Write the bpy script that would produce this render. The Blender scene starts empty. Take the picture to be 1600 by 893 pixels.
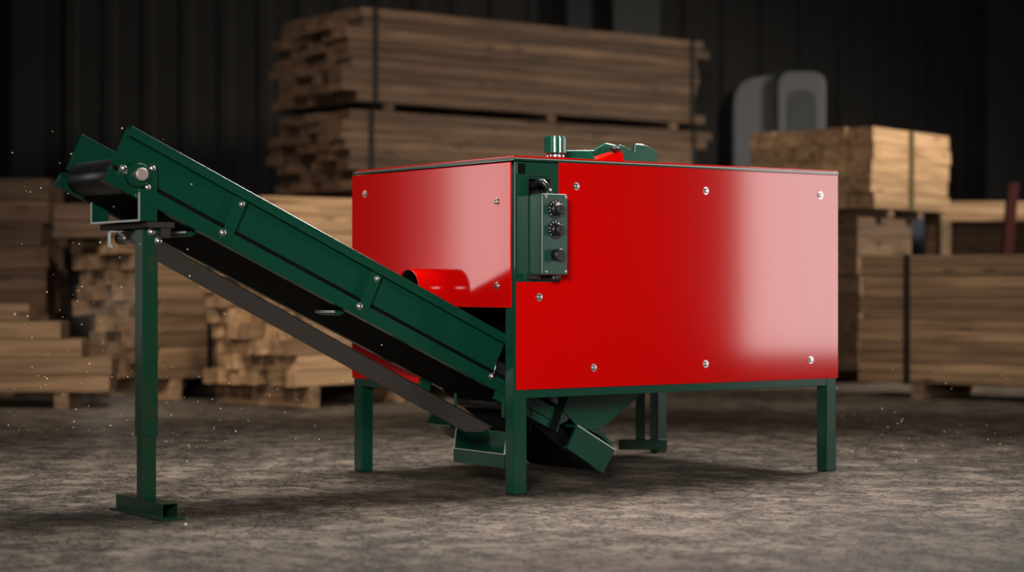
import bpy, bmesh, math, random
from mathutils import Vector, Matrix
random.seed(7)
C = bpy.context.scene.collection
R = math.radians
FPX, HOR, CAMZ, D0 = 3020.0, 446.5, 0.79, 7.27      # focal length in px, horizon row, eye height, distance to front leg

# ------------------------------------------------------------------ materials
def mat(name, col, rough=0.5, metal=0.0, coat=0.0, coat_rough=0.1, spec=0.5):
    m = bpy.data.materials.new(name); m.use_nodes = True
    b = m.node_tree.nodes['Principled BSDF']
    b.inputs['Base Color'].default_value = (*col, 1)
    b.inputs['Roughness'].default_value = rough
    b.inputs['Metallic'].default_value = metal
    b.inputs['Coat Weight'].default_value = coat
    b.inputs['Coat Roughness'].default_value = coat_rough
    b.inputs['Specular IOR Level'].default_value = spec
    return m

def paint(name, col, rough, coat, coat_rough, bump=0.02, scale=400, dirt=None):
    m = mat(name, col, rough, 0, coat, coat_rough)
    nt = m.node_tree; N = nt.nodes; L = nt.links; b = N['Principled BSDF']
    tc = N.new('ShaderNodeTexCoord')
    n = N.new('ShaderNodeTexNoise'); n.inputs['Scale'].default_value = scale; n.inputs['Detail'].default_value = 2
    L.new(tc.outputs['Object'], n.inputs['Vector'])
    bp = N.new('ShaderNodeBump'); bp.inputs['Strength'].default_value = bump; bp.inputs['Distance'].default_value = 0.0006
    L.new(n.outputs['Fac'], bp.inputs['Height']); L.new(bp.outputs['Normal'], b.inputs['Normal'])
    if dirt:
        n2 = N.new('ShaderNodeTexNoise'); n2.inputs['Scale'].default_value = 14; n2.inputs['Detail'].default_value = 6
        L.new(tc.outputs['Object'], n2.inputs['Vector'])
        r = N.new('ShaderNodeValToRGB'); r.color_ramp.elements[0].position = .5; r.color_ramp.elements[1].position = .75
        r.color_ramp.elements[0].color = (*col, 1); r.color_ramp.elements[1].color = (*dirt, 1)
        L.new(n2.outputs['Fac'], r.inputs['Fac']); L.new(r.outputs['Color'], b.inputs['Base Color'])
    return m

def wood(name, dark, light, scale=1.0, rough=0.75):
    m = mat(name, light, rough, spec=0.25)
    nt = m.node_tree; N = nt.nodes; L = nt.links; b = N['Principled BSDF']
    tc = N.new('ShaderNodeTexCoord'); oi = N.new('ShaderNodeObjectInfo')
    mul = N.new('ShaderNodeVectorMath'); mul.operation = 'SCALE'; mul.inputs[3].default_value = 37.0
    comb = N.new('ShaderNodeCombineXYZ')
    for k in range(3): L.new(oi.outputs['Random'], comb.inputs[k])
    L.new(comb.outputs[0], mul.inputs[0])
    add = N.new('ShaderNodeVectorMath'); add.operation = 'ADD'
    L.new(tc.outputs['Object'], add.inputs[0]); L.new(mul.outputs[0], add.inputs[1])
    mp = N.new('ShaderNodeMapping'); mp.inputs['Scale'].default_value = (1.3*scale, 16*scale, 22*scale)
    L.new(add.outputs[0], mp.inputs['Vector'])
    n = N.new('ShaderNodeTexNoise'); n.inputs['Scale'].default_value = 1; n.inputs['Detail'].default_value = 5; n.inputs['Distortion'].default_value = .6
    L.new(mp.outputs[0], n.inputs['Vector'])
    r = N.new('ShaderNodeValToRGB'); r.color_ramp.elements[0].position = .3; r.color_ramp.elements[1].position = .68
    r.color_ramp.elements[0].color = (*dark, 1); r.color_ramp.elements[1].color = (*light, 1)
    L.new(n.outputs['Fac'], r.inputs['Fac'])
    # knots
    mp2 = N.new('ShaderNodeMapping'); mp2.inputs['Scale'].default_value = (2.6, 7, 9)
    L.new(add.outputs[0], mp2.inputs['Vector'])
    v = N.new('ShaderNodeTexVoronoi'); v.inputs['Scale'].default_value = 1.0
    L.new(mp2.outputs[0], v.inputs['Vector'])
    kr = N.new('ShaderNodeValToRGB'); kr.color_ramp.elements[0].position = .08; kr.color_ramp.elements[1].position = .2
    kr.color_ramp.elements[0].color = (.35, .3, .26, 1); kr.color_ramp.elements[1].color = (1, 1, 1, 1)
    L.new(v.outputs['Distance'], kr.inputs['Fac'])
    mk = N.new('ShaderNodeMix'); mk.data_type = 'RGBA'; mk.blend_type = 'MULTIPLY'; mk.inputs[0].default_value = .8
    L.new(r.outputs['Color'], mk.inputs[6]); L.new(kr.outputs['Color'], mk.inputs[7])
    # board to board tone
    hs = N.new('ShaderNodeHueSaturation')
    mr = N.new('ShaderNodeMapRange'); mr.inputs[3].default_value = .62; mr.inputs[4].default_value = 1.3
    L.new(oi.outputs['Random'], mr.inputs[0]); L.new(mr.outputs[0], hs.inputs['Value'])
    L.new(mk.outputs[2], hs.inputs['Color']); L.new(hs.outputs['Color'], b.inputs['Base Color'])
    bp = N.new('ShaderNodeBump'); bp.inputs['Strength'].default_value = .5; bp.inputs['Distance'].default_value = .004
    L.new(n.outputs['Fac'], bp.inputs['Height']); L.new(bp.outputs['Normal'], b.inputs['Normal'])
    return m

M = {}
M['red'] = paint('red_gloss_paint', (.52, .0014, .001), .33, .85, .095)
M['red'].node_tree.nodes['Principled BSDF'].inputs['Specular IOR Level'].default_value = .0
M['green'] = paint('dark_green_paint', (.0032, .040, .0225), .34, .9, .12)
M['green'].node_tree.nodes['Principled BSDF'].inputs['Specular IOR Level'].default_value = .08
M['green_worn'] = paint('dark_green_worn_paint', (.004, .036, .018), .5, .4, .13, dirt=(.022, .03, .016))
M['green_worn'].node_tree.nodes['Principled BSDF'].inputs['Specular IOR Level'].default_value = .12
M['green_box'] = paint('grey_green_enamel', (.011, .05, .035), .4, .4, .25)
M['knobgreen'] = paint('bright_green_lacquer', (.003, .075, .042), .35, .5, .12)
M['knobgreen'].node_tree.nodes['Principled BSDF'].inputs['Specular IOR Level'].default_value = .15
M['bar'] = paint('dark_brown_steel', (.024, .020, .016), .6, .0, .3)
M['bar'].node_tree.nodes['Principled BSDF'].inputs['Specular IOR Level'].default_value = .2
M['pan'] = mat('black_pan_and_shade', (.0025, .0025, .0025), .7, spec=.06)  # black for tail parts and for sheets standing in for shade
M['black'] = mat('black_plastic', (.008, .008, .008), .35)
M['rubber'] = mat('black_rubber_belt', (.012, .012, .012), .32, spec=.5)
M['steel'] = mat('zinc_plated_steel', (.62, .6, .57), .28, 1)
M['shaft'] = mat('bare_steel_shaft', (.5, .4, .37), .45, .7)
M['grey'] = mat('grey_sealing_strip', (.30, .29, .27), .35, .6)
M['white'] = mat('white_print', (.6, .62, .58), .6)
M['edge'] = mat('pale_edge_metal', (.45, .47, .44), .4, .6)  # pale grey metal on edge strips, brackets and clamp
M['strap'] = mat('dark_steel_strap', (.010, .009, .008), .85, spec=.2)
M['yellowstrap'] = mat('olive_band', (.045, .034, .012), .8, spec=.2)
M['wood_brown'] = wood('brown_weathered_timber', (.042, .024, .014), (.115, .068, .039))
M['wood_pale'] = wood('pale_sawn_timber', (.16, .09, .042), (.42, .26, .14))
M['wood_tan'] = wood('tan_sawn_timber', (.10, .058, .029), (.26, .16, .09))
M['bluegrey'] = paint('blue_grey_enamel', (.018, .026, .045), .5, .1, .3)
M['darkred'] = paint('dark_red_enamel', (.028, .0035, .0025), .8, 0, .3)
M['darkred'].node_tree.nodes['Principled BSDF'].inputs['Specular IOR Level'].default_value = .15
M['vehicle'] = paint('grey_vehicle_paint', (.055, .057, .06), .6, 0, .3)
M['darkglass'] = mat('dark_tinted_glass', (.022, .023, .025), .4)

def floor_mat():
    m = mat('worn_concrete', (.2, .17, .145), .8, spec=.35)
    nt = m.node_tree; N = nt.nodes; L = nt.links; b = N['Principled BSDF']
    tc = N.new('ShaderNodeTexCoord')
    def noise(s, d, rgh=.6, dist=0):
        n = N.new('ShaderNodeTexNoise'); n.inputs['Scale'].default_value = s; n.inputs['Detail'].default_value = d
        n.inputs['Roughness'].default_value = rgh; n.inputs['Distortion'].default_value = dist
        L.new(tc.outputs['Object'], n.inputs['Vector']); return n
    big = noise(.8, 5, .6, .4); mid = noise(6, 8, .66, .8); fine = noise(55, 6, .75)
    ramp = N.new('ShaderNodeValToRGB')
    e = ramp.color_ramp.elements
    e[0].position = .39; e[0].color = (.075, .060, .046, 1)
    e[1].position = .60; e[1].color = (.30, .245, .19, 1)
    mx = N.new('ShaderNodeMix'); mx.data_type = 'FLOAT'; mx.inputs[0].default_value = .62
    L.new(big.outputs['Fac'], mx.inputs[2]); L.new(mid.outputs['Fac'], mx.inputs[3])
    L.new(mx.outputs[0], ramp.inputs['Fac'])
    # fine speckle
    fr = N.new('ShaderNodeValToRGB'); fr.color_ramp.elements[0].position = .3; fr.color_ramp.elements[1].position = .6
    fr.color_ramp.elements[0].color = (.42, .40, .38, 1); fr.color_ramp.elements[1].color = (1.05, 1.03, 1, 1)
    L.new(fine.outputs['Fac'], fr.inputs['Fac'])
    m1 = N.new('ShaderNodeMix'); m1.data_type = 'RGBA'; m1.blend_type = 'MULTIPLY'; m1.inputs[0].default_value = .8
    L.new(ramp.outputs['Color'], m1.inputs[6]); L.new(fr.outputs['Color'], m1.inputs[7])
    # flaky surface: broken, distorted edges at two sizes
    def edges(scale, dist, nscale, wide, lo, hi, bs):
        wv = N.new('ShaderNodeVectorMath'); wv.operation = 'ADD'
        wn = noise(nscale, 5); sc = N.new('ShaderNodeVectorMath'); sc.operation = 'SCALE'; sc.inputs[3].default_value = dist
        L.new(wn.outputs['Color'], sc.inputs[0]); L.new(tc.outputs['Object'], wv.inputs[0]); L.new(sc.outputs[0], wv.inputs[1])
        vo = N.new('ShaderNodeTexVoronoi'); vo.feature = 'DISTANCE_TO_EDGE'; vo.inputs['Scale'].default_value = scale
        L.new(wv.outputs[0], vo.inputs['Vector'])
        cr = N.new('ShaderNodeMapRange'); cr.inputs[1].default_value = 0; cr.inputs[2].default_value = wide
        L.new(vo.outputs['Distance'], cr.inputs[0])
        brn = noise(bs, 4, .65); br = N.new('ShaderNodeMapRange'); br.inputs[1].default_value = lo; br.inputs[2].default_value = hi
        L.new(brn.outputs['Fac'], br.inputs[0])
        mxk = N.new('ShaderNodeMath'); mxk.operation = 'MAXIMUM'
        L.new(cr.outputs[0], mxk.inputs[0]); L.new(br.outputs[0], mxk.inputs[1]); return mxk
    c1 = edges(7, .40, 8, .07, .50, .62, 2.4); c2 = edges(19, .17, 18, .10, .44, .56, 6)
    cc = N.new('ShaderNodeMath'); cc.operation = 'MULTIPLY'
    L.new(c1.outputs[0], cc.inputs[0]); L.new(c2.outputs[0], cc.inputs[1])
    ck = N.new('ShaderNodeMapRange'); ck.inputs[3].default_value = .22; ck.inputs[4].default_value = 1
    L.new(cc.outputs[0], ck.inputs[0])
    m2 = N.new('ShaderNodeMix'); m2.data_type = 'RGBA'; m2.blend_type = 'MULTIPLY'; m2.inputs[0].default_value = 1
    L.new(m1.outputs[2], m2.inputs[6]); L.new(ck.outputs[0], m2.inputs[7])
    L.new(m2.outputs[2], b.inputs['Base Color'])
    ad = N.new('ShaderNodeMath'); ad.operation = 'MULTIPLY_ADD'; ad.inputs[1].default_value = .28
    L.new(fine.outputs['Fac'], ad.inputs[0]); L.new(mid.outputs['Fac'], ad.inputs[2])
    ad2 = N.new('ShaderNodeMath'); ad2.operation = 'MULTIPLY_ADD'; ad2.inputs[1].default_value = .45
    L.new(cc.outputs[0], ad2.inputs[0]); L.new(ad.outputs[0], ad2.inputs[2])
    bp = N.new('ShaderNodeBump'); bp.inputs['Strength'].default_value = 1.0; bp.inputs['Distance'].default_value = .05
    L.new(ad2.outputs[0], bp.inputs['Height']); L.new(bp.outputs['Normal'], b.inputs['Normal'])
    rr = N.new('ShaderNodeMapRange'); rr.inputs[3].default_value = .45; rr.inputs[4].default_value = .8
    L.new(mid.outputs['Fac'], rr.inputs[0]); L.new(rr.outputs[0], b.inputs['Roughness'])
    return m
M['floor'] = floor_mat()
M['wall'] = paint('dark_ribbed_sheet', (.024, .021, .0185), .85, 0, .3, dirt=(.017, .015, .0135))
M['column'] = mat('black_steel_column', (.012, .012, .012), .6)
M['greycolumn'] = mat('grey_steel_column', (.05, .049, .047), .7)
M['ceiling'] = mat('dark_roof_sheet', (.03, .03, .03), .8)

# ------------------------------------------------------------------ mesh helpers
def nb(): return bmesh.new()

def hexa(bm, p):      # 8 points: 0-3 bottom ring, 4-7 top ring
    v = [bm.verts.new(q) for q in p]
    for f in ((3, 2, 1, 0), (4, 5, 6, 7), (0, 1, 5, 4), (1, 2, 6, 5), (2, 3, 7, 6), (3, 0, 4, 7)):
        bm.faces.new([v[i] for i in f])

def box(bm, a, b):
    x0, y0, z0 = a; x1, y1, z1 = b
    hexa(bm, [(x0, y0, z0), (x1, y0, z0), (x1, y1, z0), (x0, y1, z0), (x0, y0, z1), (x1, y0, z1), (x1, y1, z1), (x0, y1, z1)])

def prism(bm, poly, f, a, b):
    """extrude polygon `poly` (2-D) from a to b; f(p, h) gives the 3-D point"""
    lo = [bm.verts.new(f(p, a)) for p in poly]; hi = [bm.verts.new(f(p, b)) for p in poly]
    n = len(poly)
    bm.faces.new(lo[::-1]); bm.faces.new(hi)
    for i in range(n):
        j = (i+1) % n
        bm.faces.new([lo[i], lo[j], hi[j], hi[i]])

def frame_of(d):
    d = Vector(d).normalized()
    up = Vector((0, 0, 1)) if abs(d.z) < .9 else Vector((1, 0, 0))
    x = d.cross(up).normalized(); y = x.cross(d).normalized()
    return d, x, y

def cyl(bm, p0, p1, r, n=24, r1=None, caps=True, smooth=True):
    p0 = Vector(p0); p1 = Vector(p1); r1 = r if r1 is None else r1
    d, x, y = frame_of(p1-p0)
    A = []; B = []
    for i in range(n):
        a = 2*math.pi*i/n; o = x*math.cos(a)+y*math.sin(a)
        A.append(bm.verts.new(p0+o*r)); B.append(bm.verts.new(p1+o*r1))
    for i in range(n):
        j = (i+1) % n
        f = bm.faces.new([A[i], A[j], B[j], B[i]]); f.smooth = smooth
    if caps:
        bm.faces.new(A[::-1]); bm.faces.new(B)

def lathe(bm, p0, axis, prof, n=28):
    """prof: list of (height along axis, radius)"""
    p0 = Vector(p0); d, x, y = frame_of(axis)
    rings = []
    for h, r in prof:
        rings.append([bm.verts.new(p0+d*h+(x*math.cos(2*math.pi*i/n)+y*math.sin(2*math.pi*i/n))*max(r, 1e-5)) for i in range(n)])
    for a, b in zip(rings, rings[1:]):
        for i in range(n):
            j = (i+1) % n
            f = bm.faces.new([a[i], a[j], b[j], b[i]]); f.smooth = True
    bm.faces.new(rings[0][::-1]); bm.faces.new(rings[-1])

def ring_tube(bm, p0, p1, r, t, n=40):
    p0 = Vector(p0); p1 = Vector(p1); d, x, y = frame_of(p1-p0)
    rs = [[], [], [], []]
    for i in range(n):
        a = 2*math.pi*i/n; o = x*math.cos(a)+y*math.sin(a)
        for k, (p, rr) in enumerate(((p0, r), (p1, r), (p1, r-t), (p0, r-t))):
            rs[k].append(bm.verts.new(p+o*rr))
    for k in range(4):
        a = rs[k]; b = rs[(k+1) % 4]
        for i in range(n):
            j = (i+1) % n
            f = bm.faces.new([a[i], a[j], b[j], b[i]]); f.smooth = k in (0, 2)

def sweep(bm, pts, r, n=12):
    pts = [Vector(p) for p in pts]; rings = []
    for i, p in enumerate(pts):
        d = pts[min(i+1, len(pts)-1)]-pts[max(i-1, 0)]
        d, x, y = frame_of(d)
        rings.append([bm.verts.new(p+(x*math.cos(2*math.pi*k/n)+y*math.sin(2*math.pi*k/n))*r) for k in range(n)])
    for a, b in zip(rings, rings[1:]):
        for i in range(n):
            j = (i+1) % n
            f = bm.faces.new([a[i], a[j], b[j], b[i]]); f.smooth = True
    bm.faces.new(rings[0][::-1]); bm.faces.new(rings[-1])

def sheet_with_holes(bm, rect, holes, f, a, b):
    """rectangular sheet cut into cells so that the rectangular `holes` stay open"""
    xs = sorted({rect[0], rect[2], *[h[0] for h in holes], *[h[2] for h in holes]})
    ys = sorted({rect[1], rect[3], *[h[1] for h in holes], *[h[3] for h in holes]})
    def solid(i, j):
        if i < 0 or j < 0 or i >= len(xs)-1 or j >= len(ys)-1: return False
        cx = (xs[i]+xs[i+1])/2; cy = (ys[j]+ys[j+1])/2
        return not any(h[0] < cx < h[2] and h[1] < cy < h[3] for h in holes)
    V = {}
    def g(i, j, h):
        k = (i, j, h)
        if k not in V: V[k] = bm.verts.new(f((xs[i], ys[j]), a if h == 0 else b))
        return V[k]
    for i in range(len(xs)-1):
        for j in range(len(ys)-1):
            if not solid(i, j): continue
            bm.faces.new([g(i, j, 1), g(i+1, j, 1), g(i+1, j+1, 1), g(i, j+1, 1)])
            bm.faces.new([g(i, j+1, 0), g(i+1, j+1, 0), g(i+1, j, 0), g(i, j, 0)])
            for (di, dj, p, q) in ((-1, 0, (i, j), (i, j+1)), (1, 0, (i+1, j+1), (i+1, j)), (0, -1, (i+1, j), (i, j)), (0, 1, (i, j+1), (i+1, j+1))):
                if not solid(i+di, j+dj):
                    bm.faces.new([g(*p, 0), g(*p, 1), g(*q, 1), g(*q, 0)])

def tube_wall(bm, a, b, axis, t):
    """hollow rectangular tube, open at both ends along axis (0,1,2)"""
    o = [k for k in range(3) if k != axis]
    def pt(u, v, h):
        p = [0, 0, 0]; p[o[0]] = u; p[o[1]] = v; p[axis] = h; return tuple(p)
    u0, u1 = a[o[0]], b[o[0]]; v0, v1 = a[o[1]], b[o[1]]
    sheet_with_holes(bm, (u0, v0, u1, v1), [(u0+t, v0+t, u1-t, v1-t)], lambda p, h: pt(p[0], p[1], h), a[axis], b[axis])

def finish(bm, name, m, parent=None, off=(0, 0, 0), bevel=0.0, seg=2, smooth=False):
    bmesh.ops.recalc_face_normals(bm, faces=bm.faces)
    if off != (0, 0, 0): bmesh.ops.translate(bm, verts=bm.verts, vec=-Vector(off))
    me = bpy.data.meshes.new(name); bm.to_mesh(me); bm.free()
    me.materials.append(m)
    o = bpy.data.objects.new(name, me); C.objects.link(o)
    if parent: o.parent = parent
    if bevel:
        b = o.modifiers.new('bevel', 'BEVEL'); b.width = bevel; b.segments = seg; b.limit_method = 'ANGLE'; b.angle_limit = R(40)
        b.harden_normals = False
    return o

def tag(o, label=None, cat=None, group=None, kind=None):
    if label: o['label'] = label
    if cat: o['category'] = cat
    if group: o['group'] = group
    if kind: o['kind'] = kind
    return o

def empty(name, loc, rz, label, cat, group=None):
    o = bpy.data.objects.new(name, None); C.objects.link(o)
    o.location = loc; o.rotation_euler = (0, 0, rz); o.empty_display_size = .1
    return tag(o, label, cat, group)

def at(px, depth, z=0.0):
    return Vector(((px-800)/FPX*depth, depth-D0, z))

def zz(py, depth): return CAMZ+(HOR-py)/FPX*depth

# ------------------------------------------------------------------ setting
def struct(o): o['kind'] = 'structure'; return o
WY = 21-D0
bm = nb(); box(bm, (-11, -11, -.1), (11, WY+.3, 0)); struct(finish(bm, 'floor', M['floor']))
def rib_wall(bm, x0, x1, y, h, pitch=.42, dep=.03):
    pts = []; x = x0
    while x < x1:
        pts += [(x, y), (x+pitch*.55, y), (x+pitch*.65, y-dep), (x+pitch*.9, y-dep)]; x += pitch
    pts += [(x, y), (x, y+.1), (x0, y+.1)]
    prism(bm, pts, lambda p, hh: (p[0], p[1], hh), 0.0, h)
bm = nb(); rib_wall(bm, -11, 10.9, WY, 6.5); struct(finish(bm, 'wall_back', M['wall']))
bm = nb(); box(bm, (-11.2, -11, 0), (-11, WY, 6.5)); struct(finish(bm, 'wall_left', M['wall']))
bm = nb(); box(bm, (11, -11, 0), (11.2, WY, 6.5)); struct(finish(bm, 'wall_right', M['wall']))
bm = nb(); box(bm, (-11.2, -11.2, 0), (11.2, -11, 6.5)); struct(finish(bm, 'wall_front', M['wall']))
bm = nb(); box(bm, (-11.2, -11.2, 6.5), (11.2, WY+.3, 6.7)); struct(finish(bm, 'ceiling', M['ceiling']))
def ibeam(name, px, w, m):
    p = at(px, 20.7); bm = nb(); x, y = p.x, p.y
    t = .05
    poly = [(-w/2, 0), (w/2, 0), (w/2, t), (t/2, t), (t/2, .26-t), (w/2, .26-t), (w/2, .26), (-w/2, .26), (-w/2, .26-t), (-t/2, .26-t), (-t/2, t), (-w/2, t)]
    prism(bm, poly, lambda q, h: (x+q[0], y-.03+q[1], h), 0, 6.5)
    struct(finish(bm, name, m, bevel=.004))
ibeam('trim_1', 45, .36, M['column']); ibeam('trim_2', 1572, .42, M['column']); ibeam('trim_3', 995, .5, M['greycolumn'])
ibeam('trim_4', 905, .26, M['column'])

# ------------------------------------------------------------------ machine
ANG = math.atan2(.576, .817)
ORG = Vector((.007, 0, 0))
RZ = Matrix.Rotation(ANG, 3, 'Z')
LU, LV, HT = 1.69, 1.19, 1.28          # length along the right face, the left face, height
mach = empty('wood_shredding_machine', ORG, ANG,
             'big glossy red sheet metal box machine on square green legs mid floor', 'machine')
def part(bm, name, m, bevel=0.0, parent=None, seg=2):
    return finish(bm, name, m, parent or mach, bevel=bevel, seg=seg)

T = .06
ZP0 = .398                              # lower edge of the red panels
for (u, v) in ((.003, .003), (LU-T-.003, .003), (.003, LV-T-.003), (LU-T-.003, LV-T-.003)):
    bm = nb(); box(bm, (u, v, .004), (u+T, v+T, 1.245)); lg = part(bm, 'leg', M['green'], .005)
    bm = nb(); box(bm, (u+.004, v+.004, 0), (u+T-.004, v+T-.004, .004)); finish(bm, 'foot_cap', M['black'], lg)
for (a, b) in (((T, .004), (LU-T, .054)), ((T, LV-.054), (LU-T, LV-.004)), ((.004, .66), (.054, LV-T)), ((LU-.054, T), (LU-.004, LV-T))):
    bm = nb(); box(bm, (a[0], a[1], .366), (b[0], b[1], .424)); part(bm, 'lower_rail', M['green'], .003)
for (a, b) in (((T, .004), (LU-T, .054)), ((T, LV-.054), (LU-T, LV-.004)), ((.004, T), (.054, LV-T)), ((LU-.054, T), (LU-.004, LV-T))):
    bm = nb(); box(bm, (a[0], a[1], 1.195), (b[0], b[1], 1.245)); part(bm, 'upper_rail', M['green'], .003)

def hexbolt(bm, p, ax, r=.0135, h=.009):
    p = Vector(p); ax = Vector(ax).normalized()
    cyl(bm, p, p+ax*.0025, r*1.12, 20)
    cyl(bm, p+ax*.0025, p+ax*(h*.7), r*.92, 6, smooth=False)
    lathe(bm, p+ax*h*.7, ax, [(0, r*.8), (h*.18, r*.66), (h*.3, r*.35)], 16)

def R_(px, py):                         # a pixel on the right face -> (u, z)
    k = (px-800)/FPX; u = (k*D0-.007)/(.817-.576*k); return u, zz(py, D0+.576*u)
def L_(px, py):                         # a pixel on the left face -> (v, z)
    k = (px-800)/FPX; v = (.007-k*D0)/(.576+.817*k); return v, zz(py, D0+.817*v)

# red right-hand panel with its stepped corner
uc, zc = .207, .806
bm = nb()
poly = [(.010, ZP0), (LU, ZP0), (LU, 1.262), (uc, 1.262), (uc, zc), (.010, zc)]
prism(bm, poly, lambda p, h: (p[0], h, p[1]), -.005, .002)
front = part(bm, 'front_panel', M['red'], .0025)
for px, py in ((899, 291), (1101, 298), (1280, 305), (841, 464), (926, 574), (1101, 568), (1265, 562)):
    u, z = R_(px, py); bm = nb(); hexbolt(bm, (u, -.005, z), (0, -1, 0)); part(bm, 'bolt', M['steel'], parent=front)
# green corner plate behind the control box, with a tube mouth and a cable window
bm = nb()
sheet_with_holes(bm, (.004, .79, .225, 1.258), [(.014, 1.212, .050, 1.252), (.066, 1.13, .168, 1.206)], lambda p, h: (p[0], h, p[1]), -.0025, .0025)
cp = part(bm, 'corner_plate', M['green'])
bm = nb(); tube_wall(bm, (.012, -.006, 1.210), (.052, .045, 1.254), 1, .003); finish(bm, 'tube_mouth', M['green'], cp, bevel=.0008)
bm = nb(); tube_wall(bm, (.064, -.004, 1.128), (.170, .055, 1.208), 1, .003); finish(bm, 'window_rim', M['black'], cp, bevel=.0008)
bm = nb(); box(bm, (.0155, -.0035, 1.2135), (.0485, .0022, 1.2505)); finish(bm, 'tube_shade_cap', M['pan'], cp)  # black cap stands in for the shade inside the tube mouth
# black sheet added behind the holes as their shade
bm = nb(); box(bm, (.01, .062, .80), (.24, .066, 1.25)); finish(bm, 'hole_shade_sheet', M['black'], cp)

# red left-hand panel with the cut-out for the conveyor
bm = nb()
poly = [(.014, .708), (.66, .708), (.66, ZP0), (LV, ZP0), (LV, 1.258), (.014, 1.258)]
prism(bm, poly, lambda p, h: (h, p[0], p[1]), -.005, .002)
side = part(bm, 'side_panel', M['red'], .0025)
for px, py in ((572, 303), (778, 315), (778, 446)):
    v, z = L_(px, py); bm = nb(); hexbolt(bm, (-.005, v, z), (-1, 0, 0)); part(bm, 'bolt', M['steel'], parent=side)
bm = nb(); ring_tube(bm, (0, .549, .773), (-.127, .549, .773), .085, .004, 48); pipe = part(bm, 'outlet_pipe', M['red'], .0012)
bm = nb(); ring_tube(bm, (-.002, .549, .773), (-.118, .549, .773), .0808, .002, 48); cyl(bm, (-.004, .549, .773), (-.006, .549, .773), .079, 40); finish(bm, 'pipe_shade_lining', M['pan'], pipe)  # black lining and disc added to make the pipe interior dark
# panels on the far sides and floor pan
bm = nb(); box(bm, (LU-.002, .003, ZP0), (LU+.004, LV-.003, 1.258)); part(bm, 'end_panel', M['red'], .002)
bm = nb(); box(bm, (.003, LV-.002, ZP0), (LU-.003, LV+.004, 1.258)); part(bm, 'back_panel', M['red'], .002)
bm = nb(); box(bm, (.95, .06, .405), (LU-.06, LV-.06, .411)); part(bm, 'floor_pan', M['green'], .001)
bm = nb(); box(bm, (.30, .07, .535), (.306, LV-.07, 1.19)); part(bm, 'inner_shade_sheet', M['pan'])  # black sheets added so the interior reads as shade through the opening
bm = nb(); box(bm, (1.0, .07, .412), (1.006, LV-.07, 1.19)); part(bm, 'inner_shade_sheet', M['pan'])
bm = nb(); box(bm, (.07, LV-.064, .43), (.99, LV-.058, 1.19)); part(bm, 'inner_shade_liner', M['pan'])  # black liners added to darken the inside of the red panels
bm = nb(); box(bm, (.07, .058, .43), (.99, .062, .78)); part(bm, 'inner_shade_liner', M['pan'])
# sealing strip and lid
bm = nb(); box(bm, (-.004, -.004, 1.262), (LU+.002, LV, 1.268)); part(bm, 'sealing_strip', M['green'], .001)
bm = nb(); box(bm, (-.005, -.005, 1.2685), (LU+.003, LV-.01, 1.2735)); part(bm, 'edge_strip', M['grey'], .0012)
bm = nb(); box(bm, (-.003, -.003, 1.2745), (LU, LV-.03, 1.280)); lid = part(bm, 'lid', M['red'], .0015)

# fluted knob on the lid
ku, kv = .283, .12
bm = nb(); cyl(bm, (ku, kv, 1.28), (ku, kv, 1.312), .024, 20)
for k in range(6):
    a = k*math.pi/3+.3; cyl(bm, (ku+.031*math.cos(a), kv+.031*math.sin(a), 1.28), (ku+.031*math.cos(a), kv+.031*math.sin(a), 1.312), .0045, 10)
part(bm, 'knob_stem', M['steel'])
bm = nb(); prof = []
n = 48
poly = []
for i in range(n):
    a = 2*math.pi*i/n; r = .0435-.0035*max(0, math.cos(10*a))**2
    poly.append((ku+r*math.cos(a), kv+r*math.sin(a)))
prism(bm, poly, lambda p, h: (p[0], p[1], h), 1.306, 1.368)
prism(bm, [(ku+(p[0]-ku)*.88, kv+(p[1]-kv)*.88) for p in poly], lambda p, h: (p[0], p[1], h), 1.366, 1.373)
part(bm, 'lid_knob', M['knobgreen'], .002)
# green saw-tooth guards on the lid
def arch(u0, z0, u1, z1, bulge, n=8):
    return [(u0+(u1-u0)*i/n, z0+(z1-z0)*i/n+bulge*math.sin(math.pi*i/n)) for i in range(n+1)]
bm = nb()
poly = [(.655, 1.28)] + [(.655, 1.362)] + arch(.655, 1.362, .735, 1.333, .004) + arch(.738, 1.368, .855, 1.339, .010) + [(.855, 1.28)]
q = [poly[0]]
for p in poly[1:]:
    if (p[0]-q[-1][0])**2+(p[1]-q[-1][1])**2 > 1e-6: q.append(p)
prism(bm, q, lambda p, h: (p[0], h, p[1]), .19, .21)
part(bm, 'lid_guard', M['knobgreen'], .005, seg=3)
bm = nb()
poly = [(.40, 1.28), (.40, 1.334), (.612, 1.343)]+arch(.672, 1.374, .80, 1.345, .006)+[(.80, 1.28)]
prism(bm, poly, lambda p, h: (p[0], h, p[1]), .30, .325)
part(bm, 'lid_guard', M['knobgreen'], .005, seg=3)
bm = nb(); hexa(bm, [(.41, .22, 1.28), (.53, .16, 1.28), (.56, .30, 1.28), (.44, .30, 1.28), (.41, .22, 1.326), (.50, .19, 1.330), (.56, .30, 1.334), (.44, .30, 1.330)])
part(bm, 'hinge_block', M['knobgreen'], .003)
bm = nb(); hexa(bm, [(.47, .17, 1.28), (.65, .15, 1.28), (.65, .27, 1.28), (.47, .27, 1.28), (.52, .19, 1.292), (.645, .16, 1.332), (.645, .26, 1.332), (.52, .26, 1.296)])
part(bm, 'lid_ramp', M['red'], .002)
bm = nb(); lathe(bm, (.618, .17, 1.325), (0, 0, 1), [(0, .011), (.006, .012), (.012, .022), (.018, .023), (.021, .018)], 18); part(bm, 'latch_button', M['black'])

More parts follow.
